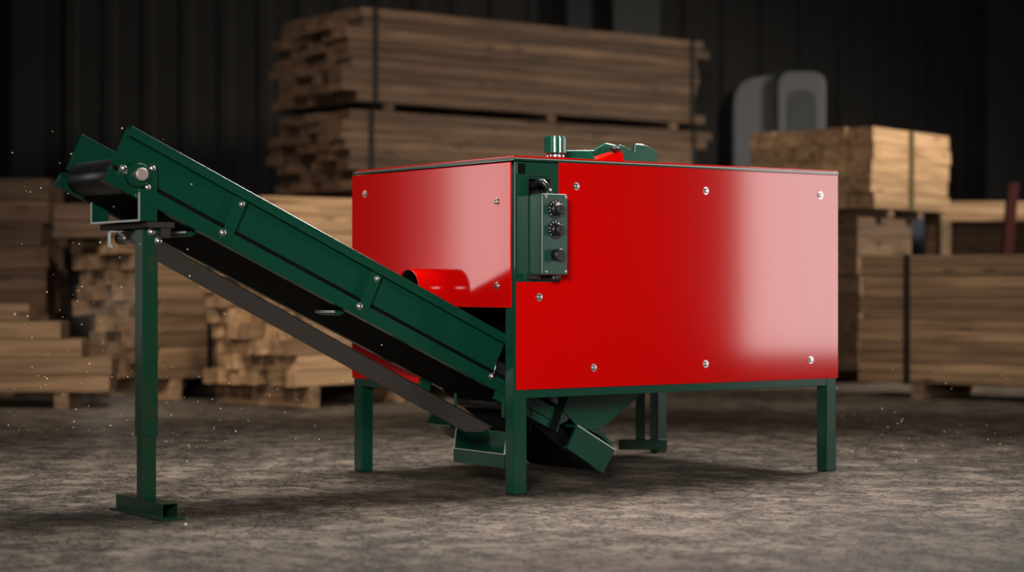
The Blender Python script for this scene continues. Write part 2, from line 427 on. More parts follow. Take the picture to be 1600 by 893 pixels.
# control box
b0, b1 = (.0685, -.092, .831), (.186, -.003, 1.137)
bm = nb(); box(bm, (b0[0], b0[1]+.006, b0[2]), b1)
cb = part(bm, 'control_box', M['green_box'], .007, seg=3)
cb['label'] = 'grey green control box with three black knobs'
bm = nb(); box(bm, (b0[0]+.002, b0[1], b0[2]+.002), (b1[0]-.002, b0[1]+.0065, b1[2]-.002)); part(bm, 'face_plate', M['green_box'], .003, parent=cb)
fu = (b0[0]+b1[0])/2
for su in (-1, 1):
    for zq in (b0[2]+.013, b1[2]-.013):
        bm = nb(); p = (fu+su*.046, b0[1], zq); hexbolt(bm, p, (0, -1, 0), .006, .005); part(bm, 'screw', M['steel'], parent=cb)
for zq in (1.078, 1.002):
    bm = nb(); cyl(bm, (fu, b0[1]-.003, zq), (fu, b0[1], zq), .036, 40); part(bm, 'dial_scale', M['black'], .0008, parent=cb)
    bm = nb()
    for i in range(11):
        a = R(-40+i*26); dx, dz = math.cos(a), math.sin(a); px_, pz_ = -dz, dx
        pts = []
        for h in (b0[1]-.0036, b0[1]-.0028):
            for rr, s in ((.027, -1), (.033, -1), (.033, 1), (.027, 1)):
                pts.append((fu+dx*rr+px_*s*.0012, h, zq+dz*rr+pz_*s*.0012))
        hexa(bm, pts)
    part(bm, 'scale_marks', M['white'], parent=cb)
    bm = nb(); lathe(bm, (fu, b0[1]-.003, zq), (0, -1, 0), [(0, .024), (.012, .024), (.014, .021), (.030, .020), (.034, .017)], 32)
    box(bm, (fu-.003, b0[1]-.039, zq-.004), (fu+.003, b0[1]-.030, zq+.018)); part(bm, 'dial_knob', M['black'], .0008, parent=cb)
bm = nb(); lathe(bm, (fu, b0[1], .906), (0, -1, 0), [(0, .022), (.016, .022), (.018, .024), (.030, .024), (.034, .021)], 32); part(bm, 'push_button', M['black'], parent=cb)
bm = nb(); cyl(bm, (.15, -.05, .812), (.15, -.05, .832), .015, 20); box(bm, (.06, -.03, .815), (.20, -.003, .835)); part(bm, 'cable_gland', M['black'], .002, parent=cb)
# black cable arching out of the window into the box
bm = nb()
pts = [(.10, .05, 1.165), (.098, .01, 1.175), (.10, -.02, 1.184), (.108, -.038, 1.182), (.118, -.045, 1.168), (.124, -.046, 1.150), (.125, -.046, 1.137)]
sweep(bm, pts, .0125, 14); part(bm, 'cable', M['black'])
bm = nb(); lathe(bm, (.125, -.046, 1.137), (0, 0, 1), [(0, .019), (.010, .019), (.012, .015), (.02, .0145)], 18); part(bm, 'cable_collar', M['black'])

# hopper chute beneath the box
bm = nb()
for v0, v1 in ((.235, .24), (.61, .615)):
    prism(bm, [(.50, .43), (.93, .43), (.585, .212), (.47, .235), (.40, .30), (.36, .43)], lambda p, h: (p[0], h, p[1]), v0, v1)
prism(bm, [(.93, .43), (.94, .43), (.592, .208), (.582, .212)], lambda p, h: (p[0], h, p[1]), .235, .615)
part(bm, 'discharge_chute', M['green'], .0015)
# T-shaped stand hanging at the far side
c = RZ.inverted() @ (Vector((.605, 8.95-D0, 0))-ORG)
dx = RZ.inverted() @ Vector((1, 0, 0)); dy = RZ.inverted() @ Vector((0, 1, 0))
def loc(a, b, z): q = c+dx*a+dy*b; return (q.x, q.y, z)
bm = nb()
def lbox(x0, x1, y, z0, z1): hexa(bm, [loc(x0, -y, z0), loc(x1, -y, z0), loc(x1, y, z0), loc(x0, y, z0), loc(x0, -y, z1), loc(x1, -y, z1), loc(x1, y, z1), loc(x0, y, z1)])
lbox(-.112, .112, .022, .033, .080)
lbox(-.032, .010, .021, .079, .43)
part(bm, 'rear_support_stand', M['green_worn'], .003)

# ------------------------------------------------------------------ belt conveyor
TH = math.atan(.4706); du, dz_ = math.cos(TH), -math.sin(TH); nu, nz = math.sin(TH), math.cos(TH)
T0 = (-1.458, 1.336)
def st(s, t): return (T0[0]+s*du+t*nu, T0[1]+s*dz_+t*nz)
CO = (-1.376, .255, 0.0)
conv = empty('belt_conveyor', ORG+RZ @ Vector(CO), ANG,
             'dark green inclined belt conveyor rising left from the red machine', 'conveyor')
def cpart(bm, name, m, bevel=0.0, parent=None, seg=2):
    return finish(bm, name, m, parent or conv, off=CO, bevel=bevel, seg=seg)
def sprism(bm, poly, v0, v1):
    prism(bm, [st(*p) for p in poly], lambda p, h: (p[0], h, p[1]), v0, v1)
def sbox(bm, s0, s1, t0, t1, v0, v1): sprism(bm, [(s0, t0), (s1, t0), (s1, t1), (s0, t1)], v0, v1)
def lprof(bm, prof, s0, s1):            # prof in (v, t), run along s
    prism(bm, prof, lambda p, h: (st(h, p[1])[0], p[0], st(h, p[1])[1]), s0, s1)

NV, FV = .225, .625                     # near and far side webs
for (v, sg) in ((NV, -1), (FV, 1)):
    e = 1.75
    # upper guard plate: web with folded lip
    pr = [(v, -.142), (v, -.004), (v+sg*.028, -.006), (v+sg*.028, -.034), (v+sg*.034, -.034), (v+sg*.034, 0), (v-sg*.004, 0), (v-sg*.004, -.142)]
    bm = nb(); lprof(bm, pr, 0, e); sp = cpart(bm, 'side_guard', M['green'], .0022, seg=3)
    # lower C channel
    o = v+sg*.022
    pr = [(v-sg*.018, -.161), (o, -.161), (o, -.212), (v-sg*.018, -.212), (v-sg*.018, -.207), (o-sg*.005, -.207), (o-sg*.005, -.165), (v-sg*.018, -.165)]
    bm = nb(); lprof(bm, pr, -.008, 2.12); cpart(bm, 'side_channel', M['green'], .0012)
    bm = nb(); sbox(bm, .02, 2.1, -.168, -.14, v-sg*.004, v-sg*.012); cpart(bm, 'slit_shade_strip', M['pan'])  # black strip set behind the slit as its shade
# strap plates joining web and channel on the near side (and the far side)
for (v, sg) in ((NV, -1), (FV, 1)):
    for s in (.485, 1.10):
        bm = nb(); sbox(bm, s-.022, s+.022, -.205, -.036, v+sg*.0225, v+sg*.0275); pl = cpart(bm, 'joint_plate', M['green'], .0012)
        for (ss, tt, r) in ((s+.004, -.055, .0105), (s-.02, -.178, .0125)):
            q = st(ss, tt); bm = nb(); hexbolt(bm, (q[0], v+sg*.0275, q[1]), (0, sg, 0), r, .012); cpart(bm, 'bolt', M['steel'], parent=pl)
# belt loop
n = 14; r0 = .056; sA, sB, tc_ = .062, 2.12, -.15
loop = []
for i in range(n+1):
    a = math.pi/2+math.pi*i/n; loop.append((sA+r0*math.cos(a), tc_+r0*math.sin(a)))
for i in range(n+1):
    a = -math.pi/2+math.pi*i/n; loop.append((sB+r0*math.cos(a), tc_+r0*math.sin(a)))
bm = nb(); sprism(bm, loop, NV+.014, FV-.014); belt = cpart(bm, 'belt', M['rubber'], .002)
for f in belt.data.polygons: f.use_smooth = len(f.vertices) == 4
for k in range(12):
    s = .12+k*.135
    bm = nb(); sbox(bm, s, s+.012, -.094, -.066, NV+.03, FV-.03); cpart(bm, 'cleat', M['rubber'], .002)
bm = nb(); sbox(bm, .10, 2.06, -.2125, -.2075, NV+.006, FV-.006); cpart(bm, 'underside_shade_sheet', M['pan'], .001)  # black sheet added to darken the underside of the belt
# drum shaft, bearing
q = st(.088, -.143)
for (v, sg) in ((NV, -1), (FV, 1)):
    bm = nb()
    pts = []
    for i in range(24):
        a = 2*math.pi*i/24; pts.append((.093+.066*math.cos(a)*(1.12 if math.cos(a) < 0 else 1), -.143+.058*math.sin(a)))
    sprism(bm, pts, v+sg*.023, v+sg*.031)
    bf = cpart(bm, 'bearing_flange', M['green'], .0015)
    bm = nb(); lathe(bm, (q[0], v+sg*.030, q[1]), (0, sg, 0), [(0, .046), (.02, .044), (.026, .038), (.030, .036)], 32); cpart(bm, 'bearing_hub', M['green'], parent=bf)
    bm = nb(); lathe(bm, (q[0], v+sg*.058, q[1]), (0, sg, 0), [(0, .022), (.018, .022), (.020, .019)], 28); cpart(bm, 'shaft_end', M['shaft'], parent=bf)
    for (ss, tt) in ((.034, -.146), (.128, -.098), (.14, -.165)):
        w = st(ss, tt); bm = nb(); hexbolt(bm, (w[0], v+sg*.031, w[1]), (0, sg, 0), .0125, .014); cpart(bm, 'bolt', M['steel'], parent=bf)
# return roller brackets
for s_ in (.37, 1.03):
    w = st(s_, -.228); bm = nb(); cyl(bm, (w[0], NV, w[1]), (w[0], NV+.15, w[1]), .009, 18); box(bm, (w[0]-.02, NV, w[1]-.002), (w[0]+.02, NV+.15, w[1]+.004)); cpart(bm, 'return_bracket', M['green'], .002)
    bm = nb(); cyl(bm, (w[0]-.018, NV+.01, w[1]+.0055), (w[0]-.018, NV+.148, w[1]+.0055), .004, 10); cpart(bm, 'bracket_pale_edge', M['edge'])  # pale strip along the top edge of the bracket
# U bracket under the head
UZ = 1.012
bm = nb()
tt = .005
prism(bm, [(.190, UZ), (.603, UZ), (.603, 1.125), (.598, 1.125), (.598, UZ+tt), (.195, UZ+tt), (.195, 1.205), (.190, 1.205)], lambda p, h: (h, p[0], p[1]), -1.432, -1.366)
hb = cpart(bm, 'head_bracket', M['green'], .0015)
bm = nb(); box(bm, (-1.434, .190, UZ-.001), (-1.430, .603, UZ+.006)); finish(bm, 'bright_edge', M['edge'], hb, off=CO)
bm = nb(); box(bm, (-1.434, .1885, UZ), (-1.430, .1955, 1.11)); box(bm, (-1.434, .5975, UZ), (-1.430, .6045, 1.12)); finish(bm, 'bright_edge', M['edge'], hb, off=CO)
bm = nb(); box(bm, (-1.40, .192, .990), (-1.30, .60, UZ-.002)); box(bm, (-1.345, .20, .955), (-1.31, .58, .99)); cpart(bm, 'mounting_plate', M['bar'], .002)
bm = nb(); cyl(bm, (-1.385, .288, .958), (-1.385, .45, .958), .024, 24); cpart(bm, 'pivot_tube', M['steel'])
bm = nb(); box(bm, (-1.425, .455, .925), (-1.420, .475, .985)); box(bm, (-1.425, .44, .978), (-1.37, .475, .985)); box(bm, (-1.425, .44, .925), (-1.420, .456, .935)); cpart(bm, 'clamp_angle', M['edge'], .001)
# leg with telescopic inner tube and foot
lu, lv = -1.376, .255
bm = nb(); tube_wall(bm, (lu-.03, lv-.03, .272), (lu+.03, lv+.03, .985), 2, .004)
lg = cpart(bm, 'leg', M['green_worn'], .002); lg['label'] = 'green outer tube of the telescopic leg'
bm = nb(); box(bm, (lu-.0255, lv-.0255, .05), (lu+.0255, lv+.0255, .35)); cpart(bm, 'inner_leg', M['green_worn'], .002)
bm = nb(); tube_wall(bm, (lu-.03, .065, .006), (lu+.03, .445, .056), 1, .004)
cpart(bm, 'foot', M['green_worn'], .0015)
bm = nb(); box(bm, (lu-.045, .04, 0), (lu+.045, .468, .007)); cpart(bm, 'foot_plate', M['green_worn'], .001)
for p in ((lu+.005, lv-.03, .975), (lu+.03, lv-.03, .945)):
    bm = nb(); hexbolt(bm, p, (0, -1, 0), .013, .014); cpart(bm, 'bolt', M['steel'], parent=lg)
# brace bar from leg to the tail cradle
bm = nb(); a, b = (-1.352, .95), (.055, .247)
w = .073
prism(bm, [a, b, (b[0]-.05, b[1]-.02), (b[0]-.13, b[1]-.015), (a[0], a[1]-w)], lambda p, h: (p[0], h, p[1]), .222, .228)
prism(bm, [a, b, (b[0], b[1]-.006), (a[0], a[1]-.006)], lambda p, h: (p[0], h, p[1]), .222, .262)
cpart(bm, 'brace_bar', M['bar'], .001)
# tail cradle (open tray) under the machine
bm = nb()
prism(bm, [(.20, .085), (.56, .085), (.56, .138), (.20, .138)], lambda p, h: (h, p[0], p[1]), .098, .103)
for v in (.20, .555):
    prism(bm, [(.098, .085), (.195, .085), (.195, .235), (.112, .235), (.098, .138)], lambda p, h: (p[0], h, p[1]), v, v+.005)
box(bm, (.098, .20, .082), (.195, .56, .087)); box(bm, (.190, .20, .085), (.195, .56, .215))
tray = cpart(bm, 'tail_tray', M['green'], .001)
bm = nb(); box(bm, (.0965, .20, .136), (.1045, .56, .1395))
for v in (.1995, .5545):
    hexa(bm, [(.0965, v, .138), (.1005, v, .138), (.1005, v+.006, .138), (.0965, v+.006, .138), (.1115, v, .235), (.1155, v, .235), (.1155, v+.006, .235), (.1115, v+.006, .235)])
finish(bm, 'bright_edge', M['edge'], tray, off=CO)
bm = nb(); hexa(bm, [(.12, .62, .22), (.30, .62, .13), (.30, .80, .13), (.12, .80, .22), (.15, .62, .27), (.33, .62, .18), (.33, .80, .18), (.15, .80, .27)]); cpart(bm, 'motor_cover', M['green'], .004)
box_ = nb(); cyl(box_, (.20, .60, .22), (.20, .64, .22), .03, 20); cpart(box_, 'motor_shaft', M['steel'])
# hangers and drum seen above the tray
bm = nb(); box(bm, (.10, .545, .28), (.106, .56, .42)); cpart(bm, 'hanger', M['green'], .001)
bm = nb(); box(bm, (.10, .21, .28), (.106, .225, .42)); cpart(bm, 'hanger', M['green'], .001)
bm = nb(); cyl(bm, (.17, .24, .335), (.17, .60, .335), .035, 28); cpart(bm, 'tail_roller', M['black'])
bm = nb(); box(bm, (.225, .206, .215), (.23, .60, .45)); cpart(bm, 'tail_shade_sheet', M['pan'])  # black sheet added as the shade above the tray, closes the see-through gap
# tail box: near and far cheeks, cover
quad = [(.449, .237), (.638, .131), (.579, .036), (.396, .148)]
for v in (.195, .64):
    bm = nb(); prism(bm, quad, lambda p, h: (p[0], h, p[1]), v, v+.012)
    ck = cpart(bm, 'tail_cheek', M['green'], .0015)
    bm = nb(); prism(bm, [(.449, .2385), (.639, .132), (.637, .128), (.447, .2345)], lambda p, h: (p[0], h, p[1]), v-.0012, v+.003); finish(bm, 'bright_edge', M['edge'], ck, off=CO)
bm = nb(); prism(bm, [(.449, .237), (.52, .226), (.59, .196), (.632, .158), (.645, .131), (.579, .036), (.40, .148), (.41, .155), (.575, .052), (.63, .13), (.62, .15), (.58, .185), (.515, .215), (.453, .225)], lambda p, h: (p[0], h, p[1]), .21, .64)
cpart(bm, 'tail_cover', M['green'], .001)
bm = nb(); prism(bm, [st(1.80, -.215), st(2.16, -.215), (.56, .045), (.52, .052)], lambda p, h: (p[0], h, p[1]), .23, .62); cpart(bm, 'under_pan', M['pan'], .001)
bm = nb(); sbox(bm, 2.07, 2.10, -.25, 0.0, .192, .201); cpart(bm, 'tail_plate', M['pan'], .001)
bm = nb(); sbox(bm, 1.78, 2.12, -.245, -.214, .206, .212); cpart(bm, 'tail_skirt', M['green'], .001)
w = st(1.735, -.172); bm = nb(); hexbolt(bm, (w[0], NV-.022, w[1]), (0, -1, 0), .012, .014); cpart(bm, 'bolt', M['steel'])
bm = nb(); sweep(bm, [(w[0], NV-.03, w[1]), (w[0]+.012, NV-.03, w[1]+.035), (w[0]+.02, NV-.028, w[1]+.07)], .0022, 8); cpart(bm, 'retaining_wire', M['steel'])

# ------------------------------------------------------------------ timber stacks
def board_mesh(L, W, H, name='board'):
    """a sawn board along +x, with eased edges, faint bow and slightly uneven ends"""
    bm = nb(); n = 6; e = min(.006, H*.1)
    prof = [(e, 0), (W-e, 0), (W, e), (W, H-e), (W-e, H), (e, H), (0, H-e), (0, e)]
    bow = random.uniform(-.0015, .0015); rings = []
    for i in range(n+1):
        x = L*i/n; b = bow*math.sin(math.pi*i/n)
        rings.append([bm.verts.new((x+(random.uniform(-.004, .004) if i in (0, n) else 0), p[0]+b, p[1])) for p in prof])
    for a, b in zip(rings, rings[1:]):
        for i in range(8):
            j = (i+1) % 8; bm.faces.new([a[i], a[j], b[j], b[i]])
    bm.faces.new(rings[0][::-1]); bm.faces.new(rings[-1])
    bmesh.ops.recalc_face_normals(bm, faces=bm.faces)
    me = bpy.data.meshes.new(name); bm.to_mesh(me); bm.free(); return me

def bundle(px, depth, ang, L, W, z0, z1, rows, cols, m, label, group, jit=.06, name='timber_board', skip=None, var=.04, gap=.006):
    c = at(px, depth); a = R(ang); du_ = Vector((math.cos(a), math.sin(a), 0)); dv_ = Vector((-math.sin(a), math.cos(a), 0))
    bh = (z1-z0)/rows; bw = W/cols
    ms = [board_mesh(L-random.uniform(0, var), bw-random.uniform(.006, gap), bh-.002, name) for _ in range(6)]
    for me in ms: me.materials.append(m)
    for i in range(rows):
        for j in range(cols):
            if skip and skip(i, j): continue
            o = bpy.data.objects.new(name, random.choice(ms)); C.objects.link(o)
            p = c+du_*random.uniform(-jit, jit*.6)+dv_*(j*bw+.003)
            o.location = (p.x, p.y, z0+i*bh+.001); o.rotation_euler = (0, 0, a)
            tag(o, label, 'board', group)
    return c, du_, dv_, a

def bearers(c, du_, dv_, a, offs, W, z0, z1, m, label, group, w=.09):
    for k, s in enumerate(offs):
        me = board_mesh(W, w, z1-z0-.002, 'timber_bearer'); me.materials.append(m)
        o = bpy.data.objects.new('timber_bearer', me); C.objects.link(o)
        p = c+du_*(s+w); o.location = (p.x, p.y, z0+.001); o.rotation_euler = (0, 0, a+math.pi/2)
        tag(o, label if isinstance(label, str) else label[k], 'bearer', group)

def strap(c, du_, dv_, a, s, W, z0, z1, m, label, w=.045, group=None):
    bm = nb()
    t = .004
    sheet_with_holes(bm, (-t-.002, z0-t, W+t+.002, z1+t+.001), [(-.002, z0, W+.002, z1+.001)], lambda p, h: (h, p[0], p[1]), 0, w)
    o = finish(bm, 'bundle_strap', m); p = c+du_*s; o.location = (p.x, p.y, 0); o.rotation_euler = (0, 0, a)
    return tag(o, label, 'strap', group)

# tall stack behind the machine: two strapped bundles on a lower one
A1 = bundle(555, 15.5, 36.7, 3.85, 1.25, 2.27, 3.035, 9, 6, M['wood_brown'], 'brown sawn board in the topmost bundle of the tall stack behind the machine', 'boards in the top bundle of the tall stack', .13, var=.22)
strap(*A1, .17, 1.25, 2.27, 3.035, M['strap'], 'dark strap around the left end of the topmost bundle of the tall stack')
strap(*A1, 3.60, 1.25, 2.27, 3.035, M['strap'], 'dark strap around the right end of the topmost bundle of the tall stack')
bearers(*A1, (.28, 1.95, 3.35), 1.25, 2.205, 2.27, M['wood_brown'], ['short bearer under the left end of the topmost bundle of the tall stack', 'short bearer under the middle of the topmost bundle of the tall stack', 'short bearer under the right end of the topmost bundle of the tall stack'], 'bearers between the two bundles of the tall stack')
A2 = bundle(555, 15.5, 36.7, 3.95, 1.25, 1.56, 2.205, 8, 6, M['wood_brown'], 'brown sawn board in the second highest bundle of the tall stack behind the machine', 'boards in the second bundle of the tall stack', .12, var=.2)
strap(*A2, .13, 1.25, 1.56, 2.205, M['strap'], 'dark strap around the left end of the second bundle of the tall stack')
strap(*A2, 3.62, 1.25, 1.56, 2.205, M['strap'], 'dark strap around the right end of the second bundle of the tall stack')
B2 = bundle(415, 14.6, 36.7, 4.5, 1.5, .12, 1.47, 10, 3, M['wood_pale'], 'thick pale timber in the lowest bundle that carries the tall stack', 'timbers in the lowest bundle of the tall stack', .05)
bearers(*B2, (1.25, 2.9, 4.1), 1.5, 1.47, 1.56, M['wood_brown'], 'bearer lying between the lowest and the second bundle of the tall stack', 'bearers on the lowest bundle of the tall stack')
bearers(*B2, (.2, 2.2, 4.1), 1.5, 0, .12, M['wood_tan'], 'floor bearer under the lowest bundle of the tall stack', 'floor bearers of the tall stack')
# open bundle of square sticks, ends showing under the conveyor
B = bundle(475, 12.4, 50, 2.0, .9, .141, 1.047, 9, 7, M['wood_pale'], 'pale square timber with its end showing in the loose pile under the conveyor', 'square timbers in the pile under the conveyor', .13, gap=.035, name='square_timber')
bearers(*B, (.05, .85, 1.7), .9, 0, .141, M['wood_tan'], ['bearer at the near end of the square timber pile under the conveyor', 'bearer under the middle of the square timber pile under the conveyor', 'bearer at the far end of the square timber pile under the conveyor'], 'bearers of the square timber pile')
# strapped bundle behind the conveyor leg
Cc = bundle(250, 13.2, 50, 1.2, .85, .150, 1.118, 9, 6, M['wood_tan'], 'tan board with a rough end in the strapped bundle behind the conveyor leg', 'boards in the bundle behind the conveyor leg', .12, gap=.03)
strap(*Cc, .42, .85, .150, 1.118, M['strap'], 'dark strap around the tan bundle just behind the conveyor leg')
bearers(*Cc, (.1, .95), .85, 0, .150, M['wood_tan'], 'floor bearer under the strapped bundle behind the conveyor leg', 'bearers under the bundle behind the conveyor leg')
bundle(84, 13.35, 0, .98, .42, 1.121, 1.36, 2, 3, M['wood_brown'], 'thick brown plank lying crosswise on top of the bundle behind the conveyor leg', 'planks across the bundle behind the conveyor leg', .02, name='thick_plank')
# pile at the left edge
D = bundle(-330, 13.75, 2, 1.85, .7, .1, 1.56, 9, 2, M['wood_brown'], 'broad brown timber in the high pile at the left edge behind the stepped beams', 'timbers in the high pile at the left edge', .04)
bearers(*D, (.2, 1.5), .7, 0, .1, M['wood_tan'], 'floor bearer under the high pile at the left edge', 'bearers under the high left pile')
# stepped beams, front left
for i, px in enumerate((170, 175, 127, 94, 44)):
    for j in range(2):
        me = board_mesh(2.0, .235, .112, 'timber_beam'); me.materials.append(M['wood_tan'])
        o = bpy.data.objects.new('timber_beam', me); C.objects.link(o)
        p = at(px, 12.4); o.location = (p.x-2.0, p.y+j*.24, .104+i*.1145); o.rotation_euler = (0, 0, 0)
        if j: o.location.x -= random.uniform(.05, .09)
        row = ('bottom', 'second lowest', 'middle', 'second highest', 'top')[i]
        tag(o, 'long %s beam in the %s row of the stepped pile at the left' % (('tan front', 'tan rear')[j], row), 'beam', 'beams of the stepped pile at the left')
E_ = (at(170, 12.4)-Vector((2.0, 0, 0)), Vector((1, 0, 0)), Vector((0, 1, 0)), 0.0)
bearers(*E_, (.3, 1.65), .48, 0, .104, M['wood_tan'], 'floor bearer under the stepped beams at the left', 'bearers under the stepped beams')
# right side: strapped pack on a lower pile
F = bundle(1365, 15.5, 51.5, 1.4, 1.15, 1.415, 2.07, 5, 5, M['wood_pale'], 'pale board in the banded pack behind the right side of the machine', 'boards in the banded pack at the right', .04)
strap(*F, .62, 1.15, 1.415, 2.07, M['yellowstrap'], 'olive band around the pale pack of boards at the right', .08)
bearers(*F, (.25, .78), 1.15, 1.345, 1.415, M['wood_brown'], 'bearer under the banded pale pack at the right', 'bearers under the banded pack')
bundle(1346, 15.55, 51.5, .95, 1.15, .11, 1.345, 8, 4, M['wood_brown'], 'brown timber in the lower pile that carries the banded pack at the right', 'timbers in the lower right pile', .07)
G_ = (at(1346, 15.55), Vector((math.cos(R(51.5)), math.sin(R(51.5)), 0)), None, R(51.5))
bearers(*G_, (.2, .7), 1.15, 0, .11, M['wood_brown'], 'floor bearer under the lower brown pile at the right', 'floor bearers of the lower right pile')
# long strapped bundle at the right edge
H = bundle(1346, 13.8, -40, 2.3, .78, .105, 1.005, 12, 3, M['wood_tan'], 'tan board in the long strapped bundle at the right edge', 'boards in the long bundle at the right edge', .03)
strap(*H, .335, .78, .105, 1.005, M['strap'], 'dark strap around the long bundle at the right edge', .05)
bearers(*H, (.39, 1.75), .78, 0, .105, M['wood_tan'], ['pale bearer under the left end of the long bundle at the right edge', 'bearer under the right end of the long bundle at the right edge'], 'bearers of the long bundle at the right edge', .1)

# work bench behind it
p = at(1470, 16.9)
bench = empty('wooden_workbench', (p.x, p.y, 0), R(2), 'wooden workbench with a thick pale top behind the long bundle at the right edge', 'workbench')
bm = nb(); box(bm, (0, 0, 1.36), (1.5, .6, 1.53)); finish(bm, 'bench_top', M['wood_pale'], bench, bevel=.006)
for (x, y) in ((0, 0), (1.4, 0), (0, .5), (1.4, .5)):
    bm = nb(); box(bm, (x, y, 0), (x+.09, y+.09, 1.36)); finish(bm, 'leg', M['wood_tan'], bench, bevel=.004)
bm = nb(); box(bm, (.1, .52, .3), (1.4, .55, 1.36)); finish(bm, 'back_board', M['wood_brown'], bench, bevel=.003)
# dark red post
p = at(1579, 15.6); po = empty('red_steel_post', (p.x, p.y, 0), 0, 'dark red steel post leaning beside the workbench at the right edge', 'post')
bm = nb(); hexa(bm, [(-.16, -.04, .01), (-.08, -.04, .01), (-.08, .04, .01), (-.16, .04, .01), (-.02, -.04, 1.62), (.06, -.04, 1.62), (.06, .04, 1.62), (-.02, .04, 1.62)]); finish(bm, 'upright', M['darkred'], po, bevel=.004)
bm = nb(); box(bm, (-.2, -.1, 0), (-.02, .1, .012)); finish(bm, 'base_plate', M['darkred'], po, bevel=.002)
# blue grey locker
p = at(1432, 18.0); lk = empty('steel_locker', (p.x-.25, p.y, 0), 0, 'dark blue grey steel locker between the banded pack and the workbench', 'locker')
bm = nb(); box(bm, (0, 0, .06), (.46, .45, 1.52)); finish(bm, 'body', M['bluegrey'], lk, bevel=.006)
bm = nb(); box(bm, (.012, -.016, .08), (.448, -.001, 1.50)); dr = finish(bm, 'door', M['bluegrey'], lk, bevel=.003)
bm = nb(); box(bm, (.05, -.035, .78), (.07, -.016, .92)); finish(bm, 'handle', M['steel'], dr, bevel=.003)
bm = nb(); box(bm, (.02, .02, 0), (.44, .43, .06)); finish(bm, 'plinth', M['black'], lk)

# grey vehicle behind
p = at(1145, 18.2)
vh = empty('grey_vehicle', (p.x, p.y, 0), 0, 'grey vehicle with a rounded tall cab parked behind the pale pack', 'vehicle')
def rrect(x0, x1, z0, z1, r, corners=(0, 0, 1, 1), n=6):
    pts = [(x0, z0), (x1, z0)]
    for i in range(n+1):
        a = math.pi/2*i/n; pts.append((x1-r+r*math.cos(a), z1-r+r*math.sin(a)))
    for i in range(n+1):
        a = math.pi/2+math.pi/2*i/n; pts.append((x0+r+r*math.cos(a), z1-r+r*math.sin(a)))
    return pts
bm = nb(); prism(bm, [(0, .5), (.42, .5), (.42, 2.78), (.2, 2.76), (.08, 2.71), (.02, 2.62), (0, 2.5)], lambda q, h: (q[0], h, q[1]), 0, 1.4); finish(bm, 'body', M['vehicle'], vh, bevel=.02)
bm = nb(); prism(bm, rrect(.40, .86, .5, 2.80, .13), lambda q, h: (q[0], h, q[1]), -.12, 1.3); cab = finish(bm, 'cab', M['vehicle'], vh, bevel=.02)
bm = nb(); prism(bm, rrect(.50, .78, 1.6, 2.62, .1), lambda q, h: (q[0], h, q[1]), -.13, -.118); finish(bm, 'windscreen', M['darkglass'], cab, bevel=.004)
for x in (.12, .74):
    for y in (.1, 1.1):
        bm = nb(); lathe(bm, (x-.1, y, .36), (1, 0, 0), [(0, .30), (.03, .36), (.17, .36), (.2, .30)], 32); finish(bm, 'wheel', M['rubber'], vh)
bm = nb(); box(bm, (.05, 0, .3), (.82, 1.25, .52)); finish(bm, 'chassis', M['black'], vh, bevel=.01)

# ------------------------------------------------------------------ sawdust in the air
bm = nb()
rng = random.Random(11)
def speck(px, py, d, r):
    p = at(px, d); z = zz(py, d)
    if z < .003: z = .004
    res = bmesh.ops.create_icosphere(bm, subdivisions=1, radius=r, matrix=Matrix.Translation((p.x, p.y, z)) @ Matrix.Rotation(rng.uniform(0, 6), 4, 'X') @ Matrix.Diagonal((1, rng.uniform(.4, 1), rng.uniform(.5, 1.5), 1)))
for _ in range(110):
    speck(rng.gauss(150, 110), rng.uniform(200, 680), rng.uniform(6.3, 8.2), rng.uniform(.0011, .0032))
for _ in range(70):
    speck(rng.gauss(310, 120), rng.gauss(640, 45), rng.uniform(6.8, 8.5), rng.uniform(.0011, .003))
dust = mat('pale_sawdust', (.85, .78, .66), .8)
tag(finish(bm, 'sawdust', dust), 'fine pale sawdust specks drifting in the air around the conveyor leg', 'sawdust', kind='stuff')
bm = nb()
for _ in range(70):
    speck(rng.uniform(1300, 1580), rng.gauss(650, 50), rng.uniform(8.3, 9.6), rng.uniform(.0011, .0032))
tag(finish(bm, 'sawdust', dust), 'fine pale sawdust specks drifting in the air right of the red machine', 'sawdust', kind='stuff')
bm = nb(); bmesh.ops.create_icosphere(bm, subdivisions=1, radius=.008, matrix=Matrix.Translation((*at(290, 6.36).xy, .006)) @ Matrix.Diagonal((.7, 1.6, .6, 1)))
tag(finish(bm, 'wood_chip', mat('pale_wood_chip', (.7, .6, .46), .8)), 'tiny pale wood chip on the floor in front of the conveyor foot', 'wood chip')

